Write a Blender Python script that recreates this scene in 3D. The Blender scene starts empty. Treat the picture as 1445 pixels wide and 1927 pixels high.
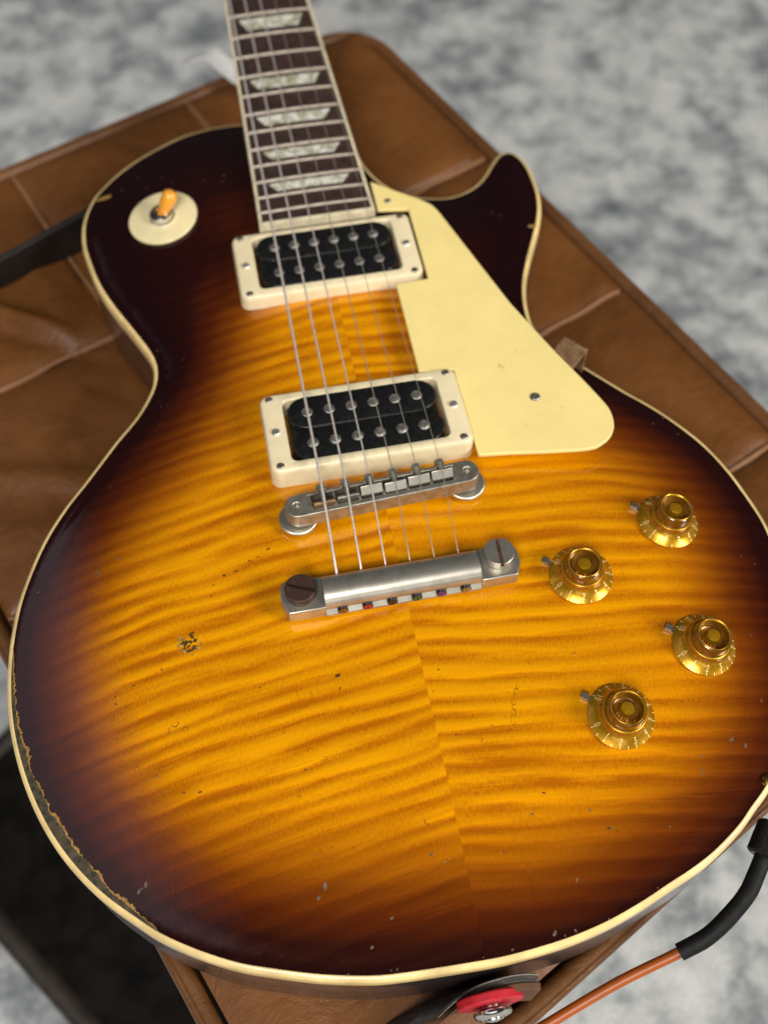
import bpy, bmesh, math, random
import numpy as np
from mathutils import Vector, Matrix, geometry
random.seed(7)
S = 0.001                                   # everything below is written in millimetres
sc = bpy.context.scene
C = bpy.context.scene.collection

# ------------------------------------------------------------------ camera, world, lamps, exposure
cam = bpy.data.objects.new('camera', bpy.data.cameras.new('camera'))
C.objects.link(cam); sc.camera = cam
RR = [[0.9815387686, -0.1912631309, -0.0002459110], [0.1639618904, 0.8407687814, 0.5159693351], [-0.0984791562, -0.5064842258, 0.8566070188]]
M = Matrix(RR).transposed().to_4x4()
M.translation = Vector((-47.933, -251.191, 417.815)) * S
cam.matrix_world = M
cam.data.sensor_fit = 'VERTICAL'; cam.data.sensor_height = 36.0
cam.data.lens = 2132.354 / 1927 * 36.0
cam.data.clip_start = 0.02; cam.data.clip_end = 60
cam.data.dof.use_dof = True
cam.data.dof.focus_distance = 0.442
cam.data.dof.aperture_fstop = cam.data.lens / 6.3

w = bpy.data.worlds.new("World"); sc.world = w; w.use_nodes = True
w.node_tree.nodes['Background'].inputs[0].default_value = (0.86, 0.93, 1.0, 1)
w.node_tree.nodes['Background'].inputs[1].default_value = 0.035

def area(name, loc, target, sx, sy, power, col):
    l = bpy.data.lights.new(name, 'AREA'); l.shape = 'RECTANGLE'; l.size = sx * S; l.size_y = sy * S
    l.energy = power; l.color = col
    o = bpy.data.objects.new(name, l); C.objects.link(o)
    o.location = Vector(loc) * S
    o.rotation_euler = (Vector(target) - Vector(loc)).to_track_quat('-Z', 'Y').to_euler()
    return o
area('lamp_right', (3500, -2200, 2680), (20, -40, 0), 1700, 1700, 172.0, (1.0, 0.94, 0.84))
area('lamp_overhead', (-900, -2600, 3300), (0, -40, 0), 1700, 1200, 124.0, (1.0, 0.96, 0.90))
# pale ceiling patch at the upper left that the lacquer mirrors; it fades out towards its right side
for k, (off, wd_, lum) in enumerate(((0, 560, .46), (-300, 40, .37), (-340, 40, .28), (-380, 40, .19), (-420, 40, .11), (-460, 40, .05))):
    cx_, cy_ = -1023+.961*(-off if k else 0)-.0, 289+.275*(-off if k else 0)
    lp = area('ceiling_left', (cx_, cy_, 1000-k*2), (cx_, cy_, 0), wd_, 2200, lum*math.pi*wd_*2.2*1e-3, (0.97, 0.88, 1.0))
    lp.rotation_euler = (0, 0, math.radians(16))
area('window_front', (-150, -1250, 330), (0, -60, -20), 900, 420, 1.8, (1.0, 0.97, 0.93))

sc.view_settings.view_transform = 'Standard'; sc.view_settings.look = 'None'
sc.view_settings.exposure = 0.27; sc.view_settings.gamma = 1.0

# ------------------------------------------------------------------ helpers
WLOC = {}
def tag(o, label=None, cat=None, group=None, kind=None):
    if label: o['label'] = label
    if cat: o['category'] = cat
    if group: o['group'] = group
    if kind: o['kind'] = kind
    return o
def empty(name, loc, parent=None, label=None, cat=None):
    o = bpy.data.objects.new(name, None); C.objects.link(o); o.empty_display_size = 0.01
    pl = WLOC.get(parent.name, Vector()) if parent else Vector()
    o.location = (Vector(loc) - pl) * S
    if parent: o.parent = parent
    WLOC[o.name] = Vector(loc)
    return tag(o, label, cat)
def link(name, me, parent=None, loc=(0, 0, 0), local=False):
    """loc in world mm; mesh coordinates are relative to loc"""
    o = bpy.data.objects.new(name, me); C.objects.link(o)
    if parent:
        o.parent = parent
        pl = Vector() if local else WLOC.get(parent.name, Vector())
        o.location = (Vector(loc) - pl) * S
    else:
        o.location = Vector(loc) * S
    WLOC[o.name] = Vector(loc)
    return o
class MB:
    def __init__(s): s.v = []; s.f = []
    def add(s, vs, fs):
        k = len(s.v); s.v += [tuple(p) for p in vs]; s.f += [tuple(i + k for i in f) for f in fs]; return s
    def box(s, x0, x1, y0, y1, z0, z1):
        return s.add([(x0,y0,z0),(x1,y0,z0),(x1,y1,z0),(x0,y1,z0),(x0,y0,z1),(x1,y0,z1),(x1,y1,z1),(x0,y1,z1)],
                     [(3,2,1,0),(4,5,6,7),(0,1,5,4),(1,2,6,5),(2,3,7,6),(3,0,4,7)])
    def prism(s, pts, z0, z1):
        n = len(pts)
        return s.add([(p[0],p[1],z0) for p in pts] + [(p[0],p[1],z1) for p in pts],
                     [tuple(range(n-1,-1,-1)), tuple(range(n,2*n))] + [(i,(i+1)%n,n+(i+1)%n,n+i) for i in range(n)])
    def rings(s, rings, closed=False, cap0=False, cap1=False):
        n = len(rings[0]); k = len(rings); fs = []
        for a in range(k if closed else k-1):
            b = (a+1) % k
            for i in range(n):
                j = (i+1) % n
                fs.append((a*n+i, a*n+j, b*n+j, b*n+i))
        if cap0: fs.append(tuple(range(n-1,-1,-1)))
        if cap1: fs.append(tuple((k-1)*n+i for i in range(n)))
        return s.add([p for r in rings for p in r], fs)
    def lathe(s, prof, n=48, axis='z', o=(0,0,0), closed=False, cap0=False, cap1=False):
        rs = []
        for r, z in prof:
            ring = []
            for i in range(n):
                a = 2*math.pi*i/n; c, d = r*math.cos(a), r*math.sin(a)
                if axis == 'z': p = (c, d, z)
                elif axis == 'y': p = (d, z, c)
                else: p = (z, c, d)
                ring.append((p[0]+o[0], p[1]+o[1], p[2]+o[2]))
            rs.append(ring)
        return s.rings(rs, closed, cap0, cap1)
    def tube(s, pts, r, n=10, caps=True):
        pts = [Vector(p) for p in pts]; rs = []
        up = Vector((0,0,1)); prev = None
        for i, p in enumerate(pts):
            t = (pts[min(i+1,len(pts)-1)] - pts[max(i-1,0)]).normalized()
            if prev is None:
                a = t.cross(up)
                if a.length < 1e-3: a = t.cross(Vector((1,0,0)))
            else: a = prev - t*prev.dot(t)
            a.normalize(); prev = a; b = t.cross(a)
            rr = r(i) if callable(r) else r
            rs.append([p + a*(rr*math.cos(2*math.pi*k/n)) + b*(rr*math.sin(2*math.pi*k/n)) for k in range(n)])
        return s.rings(rs, False, caps, caps)
    def mesh(s, name, mat, smooth=35, fix=True):
        me = bpy.data.meshes.new(name)
        me.from_pydata([(p[0]*S, p[1]*S, p[2]*S) for p in s.v], [], s.f)
        if fix:
            bm = bmesh.new(); bm.from_mesh(me); bmesh.ops.recalc_face_normals(bm, faces=bm.faces); bm.to_mesh(me); bm.free()
        if smooth:
            me.shade_smooth(); me.set_sharp_from_angle(angle=math.radians(smooth))
        if mat: me.materials.append(mat)
        me.update(); return me
    def build(s, name, mat, parent=None, loc=(0,0,0), smooth=35, bevel=0, local=False, seg=2, fix=True):
        o = link(name, s.mesh(name, mat, smooth, fix), parent, loc, local)
        if bevel:
            m = o.modifiers.new('bevel', 'BEVEL'); m.width = bevel*S; m.segments = seg; m.limit_method = 'ANGLE'
            m.angle_limit = math.radians(38); m.harden_normals = False
        return o
def crom(pts, step=2.0, closed=False):
    pts = [np.array(p, float) for p in pts]; n = len(pts); out = []
    for i in range(n if closed else n-1):
        g = (lambda k: pts[k % n]) if closed else (lambda k: pts[min(max(k,0),n-1)])
        p0,p1,p2,p3 = g(i-1),g(i),g(i+1),g(i+2)
        m = max(1, int(np.linalg.norm(p2-p1)/step))
        for k in range(m):
            t = k/m
            out.append(0.5*((2*p1)+(-p0+p2)*t+(2*p0-5*p1+4*p2-p3)*t*t+(-p0+3*p1-3*p2+p3)*t**3))
    if not closed: out.append(pts[-1])
    return out

# ------------------------------------------------------------------ materials
def newmat(name):
    m = bpy.data.materials.new(name); m.use_nodes = True
    nt = m.node_tree; b = nt.nodes['Principled BSDF']
    return m, nt, b
def nd(nt, t, **k):
    n = nt.nodes.new(t)
    for a, v in k.items():
        if a[0] == '_': n.inputs[int(a[1:])].default_value = v
        else: setattr(n, a, v)
    return n
def math_(nt, op, a, b=None, c=None, clamp=False):
    n = nt.nodes.new('ShaderNodeMath'); n.operation = op; n.use_clamp = clamp
    for i, v in enumerate((a, b, c)):
        if v is None: continue
        if isinstance(v, (int, float)): n.inputs[i].default_value = v
        else: nt.links.new(v, n.inputs[i])
    return n.outputs[0]
def mixc(nt, f, a, b, mode='MIX'):
    n = nt.nodes.new('ShaderNodeMix'); n.data_type = 'RGBA'; n.blend_type = mode; n.clamp_factor = True
    for s, v in ((n.inputs[0], f), (n.inputs[6], a), (n.inputs[7], b)):
        if isinstance(v, (int, float)): s.default_value = v
        elif isinstance(v, tuple): s.default_value = (*v[:3], 1)
        else: nt.links.new(v, s)
    return n.outputs[2]
def noise(nt, vec, scale, detail=3, rough=.5, dist=0.0):
    n = nd(nt, 'ShaderNodeTexNoise'); n.inputs['Scale'].default_value = scale
    n.inputs['Detail'].default_value = detail; n.inputs['Roughness'].default_value = rough; n.inputs['Distortion'].default_value = dist
    if vec is not None: nt.links.new(vec, n.inputs['Vector'])
    return n.outputs['Fac']
def ramp(nt, fac, stops, interp='LINEAR'):
    r = nd(nt, 'ShaderNodeValToRGB'); r.color_ramp.interpolation = interp
    e = r.color_ramp.elements
    while len(e) < len(stops): e.new(0.5)
    for el, (p, c) in zip(e, stops):
        el.position = p; el.color = (*c, 1) if isinstance(c, tuple) else (c, c, c, 1)
    nt.links.new(fac, r.inputs[0]); return r.outputs[0]
def bump(nt, h, strength, dist, normal=None):
    b = nd(nt, 'ShaderNodeBump'); b.inputs['Strength'].default_value = strength; b.inputs['Distance'].default_value = dist
    nt.links.new(h, b.inputs['Height'])
    if normal is not None: nt.links.new(normal, b.inputs['Normal'])
    return b.outputs[0]
def simple(name, col, rough=.5, metal=0.0, coat=0.0, coatr=.05, var=0.12, scale=300, bmp=0.0, bscale=2000, spec=.5, dark=None):
    m, nt, b = newmat(name)
    tc = nd(nt, 'ShaderNodeTexCoord').outputs['Object']
    f = noise(nt, tc, scale, 5, .6)
    d = dark if dark else tuple(c*(1-3*var) for c in col)
    f2 = ramp(nt, f, [(.32, 0.0), (.62, 1.0)])
    nt.links.new(mixc(nt, f2, d, tuple(min(1, c*(1+var*.4)) for c in col)), b.inputs['Base Color'])
    nt.links.new(math_(nt, 'MULTIPLY_ADD', f, -.25*rough, rough*1.12), b.inputs['Roughness'])
    b.inputs['Metallic'].default_value = metal; b.inputs['Specular IOR Level'].default_value = spec
    b.inputs['Coat Weight'].default_value = coat; b.inputs['Coat Roughness'].default_value = coatr
    if bmp: nt.links.new(bump(nt, noise(nt, tc, bscale, 4, .6), bmp, .0002), b.inputs['Normal'])
    return m

def maple_material():
    m, nt, b = newmat('flamed_maple_sunburst')
    tc = nd(nt, 'ShaderNodeTexCoord').outputs['Object']
    sp = nd(nt, 'ShaderNodeSeparateXYZ'); nt.links.new(tc, sp.inputs[0])
    x, y = sp.outputs[0], sp.outputs[1]
    xs = math_(nt, 'SUBTRACT', x, .0012)
    ax = math_(nt, 'ABSOLUTE', xs)
    side = math_(nt, 'GREATER_THAN', xs, 0.0)
    # the two book-matched halves: figure rises towards the centre seam
    lowv = nd(nt, 'ShaderNodeCombineXYZ'); nt.links.new(ax, lowv.inputs[0]); nt.links.new(y, lowv.inputs[1]); nt.links.new(math_(nt, 'MULTIPLY', side, .4), lowv.inputs[2])
    low = noise(nt, lowv.outputs[0], 9, 2, .5)
    slope = math_(nt, 'MULTIPLY_ADD', side, -.015, .125)
    v = math_(nt, 'MULTIPLY_ADD', ax, slope, y)
    v = math_(nt, 'MULTIPLY_ADD', math_(nt, 'MULTIPLY', ax, ax), .10, v)
    v = math_(nt, 'MULTIPLY_ADD', math_(nt, 'SUBTRACT', low, .5), .012, v)
    v = math_(nt, 'MULTIPLY_ADD', side, .0037, v)
    c1 = nd(nt, 'ShaderNodeCombineXYZ')
    nt.links.new(math_(nt, 'MULTIPLY', ax, 17.0), c1.inputs[0]); nt.links.new(math_(nt, 'MULTIPLY', v, 126.0), c1.inputs[1])
    nt.links.new(math_(nt, 'MULTIPLY', side, 3.3), c1.inputs[2])
    n1 = noise(nt, c1.outputs[0], 1.0, 3, .55, .25)
    c6 = nd(nt, 'ShaderNodeCombineXYZ'); nt.links.new(math_(nt, 'MULTIPLY', ax, 7.0), c6.inputs[0]); nt.links.new(math_(nt, 'MULTIPLY', v, 38.0), c6.inputs[1]); nt.links.new(math_(nt, 'MULTIPLY', side, .6), c6.inputs[2])
    n3 = noise(nt, c6.outputs[0], 1.0, 2, .5)
    ph = math_(nt, 'MULTIPLY_ADD', n1, 4.0, math_(nt, 'MULTIPLY_ADD', n3, 9.0, math_(nt, 'MULTIPLY', v, 2*math.pi/.0076)))
    sw = math_(nt, 'MULTIPLY_ADD', math_(nt, 'SINE', ph), .5, .5)
    fl = math_(nt, 'ADD', math_(nt, 'MULTIPLY', sw, .46), math_(nt, 'MULTIPLY', ramp(nt, n1, [(.30, 0.0), (.70, 1.0)]), .54))
    # fine silk across the stripes and short pores along the grain
    c2 = nd(nt, 'ShaderNodeCombineXYZ'); nt.links.new(math_(nt, 'MULTIPLY', x, 1500.0), c2.inputs[0]); nt.links.new(math_(nt, 'MULTIPLY', y, 430.0), c2.inputs[1])
    silk = noise(nt, c2.outputs[0], 1.0, 2, .6)
    c3 = nd(nt, 'ShaderNodeCombineXYZ'); nt.links.new(math_(nt, 'MULTIPLY_ADD', low, 6.0, math_(nt, 'MULTIPLY', x, 700.0)), c3.inputs[0]); nt.links.new(math_(nt, 'MULTIPLY', y, 45.0), c3.inputs[1])
    pore = noise(nt, c3.outputs[0], 1.0, 2, .5)
    poref = ramp(nt, pore, [(.70, 0.0), (.78, 1.0)])
    c5 = nd(nt, 'ShaderNodeCombineXYZ'); nt.links.new(math_(nt, 'MULTIPLY', ax, 16.0), c5.inputs[0]); nt.links.new(math_(nt, 'MULTIPLY', v, 330.0), c5.inputs[1])
    n2 = noise(nt, c5.outputs[0], 1.0, 3, .6)
    fl = math_(nt, 'ADD', fl, math_(nt, 'MULTIPLY', math_(nt, 'SUBTRACT', n2, .5), .5))
    fade = ramp(nt, noise(nt, lowv.outputs[0], 24, 2, .5), [(.34, .58), (.64, 1.28)])
    fl = math_(nt, 'MULTIPLY_ADD', math_(nt, 'SUBTRACT', fl, .5), fade, .52)
    flame = math_(nt, 'ADD', fl, math_(nt, 'MULTIPLY', math_(nt, 'SUBTRACT', silk, .5), .75), clamp=True)
    at = nd(nt, 'ShaderNodeAttribute', attribute_name='burst')
    bu = math_(nt, 'ADD', at.outputs['Fac'], math_(nt, 'MULTIPLY', math_(nt, 'SUBTRACT', flame, .5), .025))
    bu = math_(nt, 'ADD', bu, math_(nt, 'MULTIPLY', math_(nt, 'SUBTRACT', low, .5), .10))
    dk = ramp(nt, bu, [(.0, (.0095,.0014,.0022)), (.14, (.0185,.0024,.0018)), (.27, (.066,.0100,.0013)), (.40, (.135,.028,.0010)), (.55, (.29,.074,.0006)), (.75, (.41,.112,.0004)), (1.0, (.46,.130,.0003))])
    lt = ramp(nt, bu, [(.0, (.0105,.0016,.0023)), (.14, (.0205,.0028,.0019)), (.27, (.080,.0128,.0013)), (.40, (.185,.042,.0011)), (.55, (.41,.124,.0007)), (.75, (.74,.288,.0006)), (1.0, (.81,.338,.0006))])
    fl2 = ramp(nt, flame, [(.12, 0.0), (.48, .52), (.84, 1.0)])
    col = mixc(nt, fl2, dk, lt)
    col = mixc(nt, math_(nt, 'MULTIPLY', poref, .35), col, mixc(nt, 1.0, col, (.45,.28,.2), 'MULTIPLY'))
    nt.links.new(col, b.inputs['Base Color'])
    b.inputs['Metallic'].default_value = .12
    b.inputs['Roughness'].default_value = .48
    b.inputs['Specular IOR Level'].default_value = .04
    b.inputs['Specular Tint'].default_value = (1, .5, .06, 1)
    b.inputs['Coat Weight'].default_value = 1.0
    b.inputs['Coat IOR'].default_value = 1.5
    sm = noise(nt, tc, 35, 4, .6)
    nt.links.new(math_(nt, 'MULTIPLY_ADD', sm, .06, .01), b.inputs['Coat Roughness'])
    bn = bump(nt, fl, .55, .0006)
    bn = bump(nt, silk, .25, .0002, bn)
    nt.links.new(bn, b.inputs['Normal'])
    # lacquer: soft sinking along the grain, checking cracks in patches
    vor = nd(nt, 'ShaderNodeTexVoronoi', feature='DISTANCE_TO_EDGE'); vor.inputs['Scale'].default_value = 1.0
    c4 = nd(nt, 'ShaderNodeCombineXYZ')
    warp = math_(nt, 'MULTIPLY', noise(nt, tc, 24, 3, .6), 1.6)
    nt.links.new(math_(nt, 'ADD', math_(nt, 'MULTIPLY', x, 95.0), warp), c4.inputs[0]); nt.links.new(math_(nt, 'MULTIPLY_ADD', warp, .3, math_(nt, 'MULTIPLY', y, 22.0)), c4.inputs[1])
    nt.links.new(c4.outputs[0], vor.inputs['Vector'])
    crack = ramp(nt, vor.outputs['Distance'], [(.0, 0.0), (.03, 1.0)])
    cn = bump(nt, crack, .09, .00008)
    cn = bump(nt, noise(nt, tc, 45, 2, .5), .045, .0012, cn)
    nt.links.new(cn, b.inputs['Coat Normal'])
    return m
def leather_material(name, hi, lo, rough=.42, grain=900, spec=.5):
    m, nt, b = newmat(name)
    tc = nd(nt, 'ShaderNodeTexCoord').outputs['Object']
    f = noise(nt, tc, 14, 5, .62, .6); f2 = noise(nt, tc, 90, 5, .7)
    fac = math_(nt, 'ADD', math_(nt, 'MULTIPLY', f, .75), math_(nt, 'MULTIPLY', f2, .25))
    nt.links.new(ramp(nt, fac, [(.30, lo), (.68, hi)]), b.inputs['Base Color'])
    nt.links.new(math_(nt, 'MULTIPLY_ADD', f2, .3, rough-.15), b.inputs['Roughness'])
    b.inputs['Specular IOR Level'].default_value = spec
    vor = nd(nt, 'ShaderNodeTexVoronoi', feature='DISTANCE_TO_EDGE'); vor.inputs['Scale'].default_value = grain; nt.links.new(tc, vor.inputs['Vector'])
    n = bump(nt, vor.outputs['Distance'], .25, .0004)
    n = bump(nt, noise(nt, tc, 45, 4, .6, 1.2), .35, .004, n)
    nt.links.new(n, b.inputs['Normal'])
    return m
def rug_material():
    m, nt, b = newmat('mottled_rug')
    tc = nd(nt, 'ShaderNodeTexCoord').outputs['Object']
    a = noise(nt, tc, 21, 6, .68, 0.0); c = noise(nt, tc, 3.2, 3, .5); d = noise(nt, tc, 120, 3, .7)
    f = math_(nt, 'ADD', math_(nt, 'MULTIPLY', a, .68), math_(nt, 'MULTIPLY', c, .22))
    f = math_(nt, 'ADD', f, math_(nt, 'MULTIPLY', d, .10))
    nt.links.new(ramp(nt, f, [(.36, (.15,.17,.185)), (.45, (.32,.345,.36)), (.53, (.56,.58,.58)), (.68, (.76,.77,.755))]), b.inputs['Base Color'])
    b.inputs['Roughness'].default_value = .95; b.inputs['Specular IOR Level'].default_value = .1
    nt.links.new(bump(nt, noise(nt, tc, 420, 3, .7), .8, .004), b.inputs['Normal'])
    return m
def pearl_material():
    m, nt, b = newmat('aged_pearl')
    tc = nd(nt, 'ShaderNodeTexCoord').outputs['Object']
    f = noise(nt, tc, 190, 3, .6, .8)
    nt.links.new(ramp(nt, f, [(.34, (.32,.32,.19)), (.46, (.58,.58,.44)), (.58, (.92,.91,.82))]), b.inputs['Base Color'])
    b.inputs['Roughness'].default_value = .22; b.inputs['Coat Weight'].default_value = .5
    b.inputs['Metallic'].default_value = .25
    return m

MAPLE = maple_material()
CREAM = simple('aged_cream_plastic', (.83,.72,.47), .34, coat=.35, coatr=.15, var=.03, scale=120, bmp=.05)
GUARD = simple('yellowed_guard_plastic', (.88,.715,.285), .40, coat=.18, coatr=.22, var=.02, scale=60, bmp=.03)
BIND = simple('amber_binding', (.84,.63,.27), .35, coat=.5, coatr=.12, var=.11, scale=55, bmp=.12, bscale=900)
FBIND = simple('ivory_fretboard_binding', (.74,.66,.47), .4, coat=.3, coatr=.15, var=.08, scale=200)
CHIP_PLASTIC = simple('poker_chip_plastic', (.82,.72,.42), .38, coat=.25, coatr=.2, var=.035, scale=110)
NICKEL = simple('aged_nickel', (.52,.495,.43), .35, .84, var=.05, scale=170, bmp=.06, bscale=1500, dark=(.39,.37,.315))
NICKEL2 = simple('dull_nickel', (.42,.395,.335), .40, .80, var=.10, scale=260, bmp=.10, bscale=1500, dark=(.26,.24,.195))
DARKMET = simple('grimy_screw_metal', (.50,.46,.39), .5, 1.0, var=.2, scale=500)
SCREW = simple('bright_screw_nickel', (.85,.83,.80), .45, 1.0, var=.12, scale=500)
POLE = simple('pole_piece_nickel', (.50,.48,.44), .5, .9, var=.12, scale=600, dark=(.14,.13,.115))
RUST = simple('rusty_stud_brown', (.085,.047,.035), .50, .55, var=.2, scale=600, bmp=.3, bscale=2600, dark=(.05,.027,.02))
RUSTSLOT = simple('rusty_slot', (.17,.07,.03), .8, .2, var=.25, scale=900)
BRACKET = simple('tarnished_bracket', (.36,.22,.115), .5, .55, var=.2, scale=300, dark=(.20,.10,.045))
BOB = simple('black_bobbin_plastic', (.010,.010,.0105), .28, coat=.2, var=.2, scale=400)
GAPLINE = simple('gap_highlight', (.10,.10,.105), .4)
SIDE = simple('dark_mahogany_side', (.045,.028,.025), .4, coat=.9, coatr=.15, var=.2, scale=60, dark=(.012,.008,.009))
NECKM = simple('mahogany_neck', (.09,.035,.02), .4, coat=.5, var=.15, scale=60)
ROSE = simple('rosewood_board', (.050,.026,.021), .5, var=.25, scale=240, bmp=.2, bscale=900, dark=(.020,.011,.010))
PEARL = pearl_material()
FRET = simple('fret_nickel', (.54,.47,.39), .48, 1.0, var=.06, scale=500)
WOUND = simple('wound_string', (.74,.69,.65), .5, .45, var=.1, scale=900)
PLAIN = simple('plain_steel_string', (.50,.46,.38), .4, .6, var=.05, scale=900)
AMBERTIP = simple('amber_switch_tip', (.86,.36,.03), .25, coat=.8, var=.05, scale=200)
AMBERC = simple('amber_plastic', (.17,.070,.005), .18, .25, coat=1.0, coatr=.03, var=.15, scale=300)
COLM = simple('amber_column', (.36,.15,.008), .28, .5, coat=1.0, coatr=.04, var=.12, scale=300)
WELLM = simple('amber_well', (.34,.15,.010), .3, .45, coat=.8, coatr=.05, var=.2, scale=300)
GOLD = simple('gold_paint', (.54,.275,.006), .30, .65, coat=.3, coatr=.06, var=.08, scale=900)
MARK = simple('dial_marking', (.88,.66,.26), .4, .3, var=.02)
BROWNWELL = simple('amber_well', (.35,.16,.02), .35, .4, var=.1, scale=400)
BARE = simple('worn_bare_wood', (.065,.050,.023), .7, var=.3, scale=330, bmp=.6, bscale=2500, dark=(.012,.010,.006))
FRINGE = simple('flaking_lacquer_edge', (.34,.185,.04), .5, var=.3, scale=700, dark=(.15,.075,.015))
DINGD = simple('dark_ding', (.085,.055,.012), .6, spec=.15, var=.2, scale=900)
DINGR = simple('dent_shade_arc', (.26,.115,.006), .35, coat=.6, spec=.2, var=.2, scale=900)
DINGP = simple('pale_chip', (.15,.105,.075), .35, coat=.3, var=.2, scale=900)
SEAMM = simple('centre_joint', (.33,.12,.006), .5, coat=.8, var=.2, scale=300)
LEATH = leather_material('tan_leather', (.178,.068,.0165), (.090,.031,.0062), .44, 900, .38)
LEATHS = leather_material('tan_leather_side', (.185,.070,.018), (.10,.036,.009), .45)
WELT = leather_material('leather_welt', (.165,.069,.021), (.08,.030,.008), .40)
SEAML = leather_material('seam_leather', (.27,.13,.058), (.17,.075,.030), .5)
BLACKL = leather_material('strap_leather_lit', (.055,.050,.046), (.028,.024,.021), .5, 1400)  # strap leather, lightened for the face that is lit
BLACKD = leather_material('strap_leather_shaded', (.020,.018,.017), (.008,.007,.0065), .5, 1400, .3)  # darker copy of the same strap leather, for the run in shade
STRAPB = leather_material('strap_suede_layer', (.17,.085,.048), (.09,.045,.028), .7, 1800, .2)
STITCH = simple('waxed_thread', (.35,.31,.27), .7, var=.1, scale=2000)
RED = simple('red_rubber', (.50,.014,.026), .42, var=.06, scale=200)
ORANGE = simple('orange_cable_jacket', (.36,.075,.004), .38, var=.04, scale=200)
BLACKR = simple('black_rubber_sleeve', (.0065,.0065,.007), .62, var=.2, spec=.25, scale=200, bmp=.2, bscale=900)
CASEM = simple('black_case_cloth', (.0062,.0045,.0032), .75, var=.35, scale=40, spec=.12, bmp=.2, bscale=500)
CASEB = simple('brown_case_edge', (.026,.018,.012), .6, var=.2, scale=100)
RUG = rug_material()
FLOORM = simple('pale_floor', (.45,.43,.40), .6, var=.1, scale=4)
WHITE = simple('pale_tag_card', (.85,.85,.85), .35, .2, var=.06, scale=200)
PIT = simple('pickup_base_metal', (.05,.042,.03), .5, .6, var=.2, scale=300)
BALLS = [simple('ball_'+n, c, .3, mt, coat=.3, var=.15, scale=800) for n, c, mt in (('brass', (.34,.22,.06), .9), ('red', (.55,.015,.04), .3), ('black', (.02,.02,.02), .3), ('green', (.01,.14,.06), .3), ('purple', (.10,.03,.25), .3), ('silver', (.5,.46,.42), .9))]

# ------------------------------------------------------------------ setting: floor, rug
FZ = -420
mb = MB(); mb.box(-4000, 4000, -3000, 6000, -20, 0)
tag(mb.build('floor', FLOORM, loc=(0, 0, FZ-12), smooth=0), kind='structure')
rug = MB()
nx, ny = 60, 70
vs = [(-1500+3000*i/nx, -900+3600*j/ny, 2.5*math.sin(i*1.7)*math.sin(j*1.3)) for j in range(ny+1) for i in range(nx+1)]
fs = [(j*(nx+1)+i, j*(nx+1)+i+1, (j+1)*(nx+1)+i+1, (j+1)*(nx+1)+i) for j in range(ny) for i in range(nx)]
o = rug.add(vs, fs).build('rug', RUG, loc=(0, 0, FZ-4), fix=False)
so = o.modifiers.new('thick', 'SOLIDIFY'); so.thickness = 7*S; so.offset = -1
tag(o, 'pale grey rug mottled with slate blotches, spread under everything', 'rug')

# ------------------------------------------------------------------ ottoman
EN = np.array([.9231, .3846]); EU = np.array([.3846, -.9231])
def nu(n, u): return EN*n + EU*(u - max(0, n+60)*.075*min(1.1, max(0, (u-49)/140)))     # the near edge is not quite square
NL = [-160.5, -36, 83, 212.5]; UL = [-350.5, -203, -75, 49, 188.5]
OZ = -62
ot = empty('leather_ottoman', (nu(26, -80)[0], nu(26, -80)[1], FZ), None, 'tan brown leather ottoman with square stitched panels under the guitar', 'ottoman')
def wr(n, u):          # creases and sag of the leather, in mm
    return 1.5*math.sin(n*.031+u*.017)+1.0*math.sin(u*.045-n*.022+1.3)+.7*math.sin(n*.09+u*.05)
def fold(n, u):        # a few real folds near the waist of the guitar
    z = 0
    for (n0,u0,dn,du,L,wd,h) in ((-150,-165,.80,.60,85,7,3.2), (-150,-120,.88,.47,60,9,2.0), (-100,-262,.5,.86,50,8,1.6), (-90,-258,.54,.84,64,5,6.0), (-96,-250,.54,.84,62,6,-4.0), (-58,-276,.06,1,55,7,3.0)):
        t = ((n-n0)*dn+(u-u0)*du); s = -(n-n0)*du+(u-u0)*dn
        if -10 < t < L+25: z += h*math.exp(-(s/wd)**2)*max(0, min(1, (L+20-t)/40))*max(0, min(1, (t+10)/15))
    return z
for a in range(3):
    for b_ in range(4):
        n0, n1, u0, u1 = NL[a]+.8, NL[a+1]-.8, UL[b_]+.8, UL[b_+1]-.8
        k = 36; vs = []
        for j in range(k+1):
            for i in range(k+1):
                s, t = i/k, j/k
                n, u = n0+(n1-n0)*s, u0+(u1-u0)*t
                e = min(s*(n1-n0), (1-s)*(n1-n0), t*(u1-u0), (1-t)*(u1-u0))
                z = OZ+2.0-4.0*math.exp(-e/6.0)+(wr(n, u)+fold(n, u))*(1-math.exp(-e/12))
                p = nu(n, u); vs.append((p[0], p[1], z))
        fs = [(j*(k+1)+i, j*(k+1)+i+1, (j+1)*(k+1)+i+1, (j+1)*(k+1)+i) for j in range(k) for i in range(k)]
        # turned-down edges give the panel thickness
        base = len(vs); rim = [i for i in range(k+1)] + [j*(k+1)+k for j in range(1, k+1)] + [k*(k+1)+i for i in range(k-1, -1, -1)] + [j*(k+1) for j in range(k-1, 0, -1)]
        vs += [(vs[r][0], vs[r][1], OZ-9) for r in rim]
        m_ = len(rim); fs += [(rim[q], rim[(q+1) % m_], base+(q+1) % m_, base+q) for q in range(m_)]
        MB().add(vs, fs).build('leather_panel', LEATH, ot, smooth=60)
def seam(n0, u0, n1, u1):
    pts = []
    L = math.hypot(n1-n0, u1-u0); q = int(L/6)
    for i in range(q+1):
        n, u = n0+(n1-n0)*i/q, u0+(u1-u0)*i/q; p = nu(n, u)
        wq = .55*math.sin(i*.37+n0)+.35*math.sin(i*.9+u0); pts.append((p[0]+EN[0]*wq, p[1]+EU[1]*wq, OZ-1.5+.35*math.sin(i*1.1)))
    MB().tube(pts, lambda k_: 1.6+.25*math.sin(k_*.8), 8).build('seam', SEAML, ot)
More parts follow.
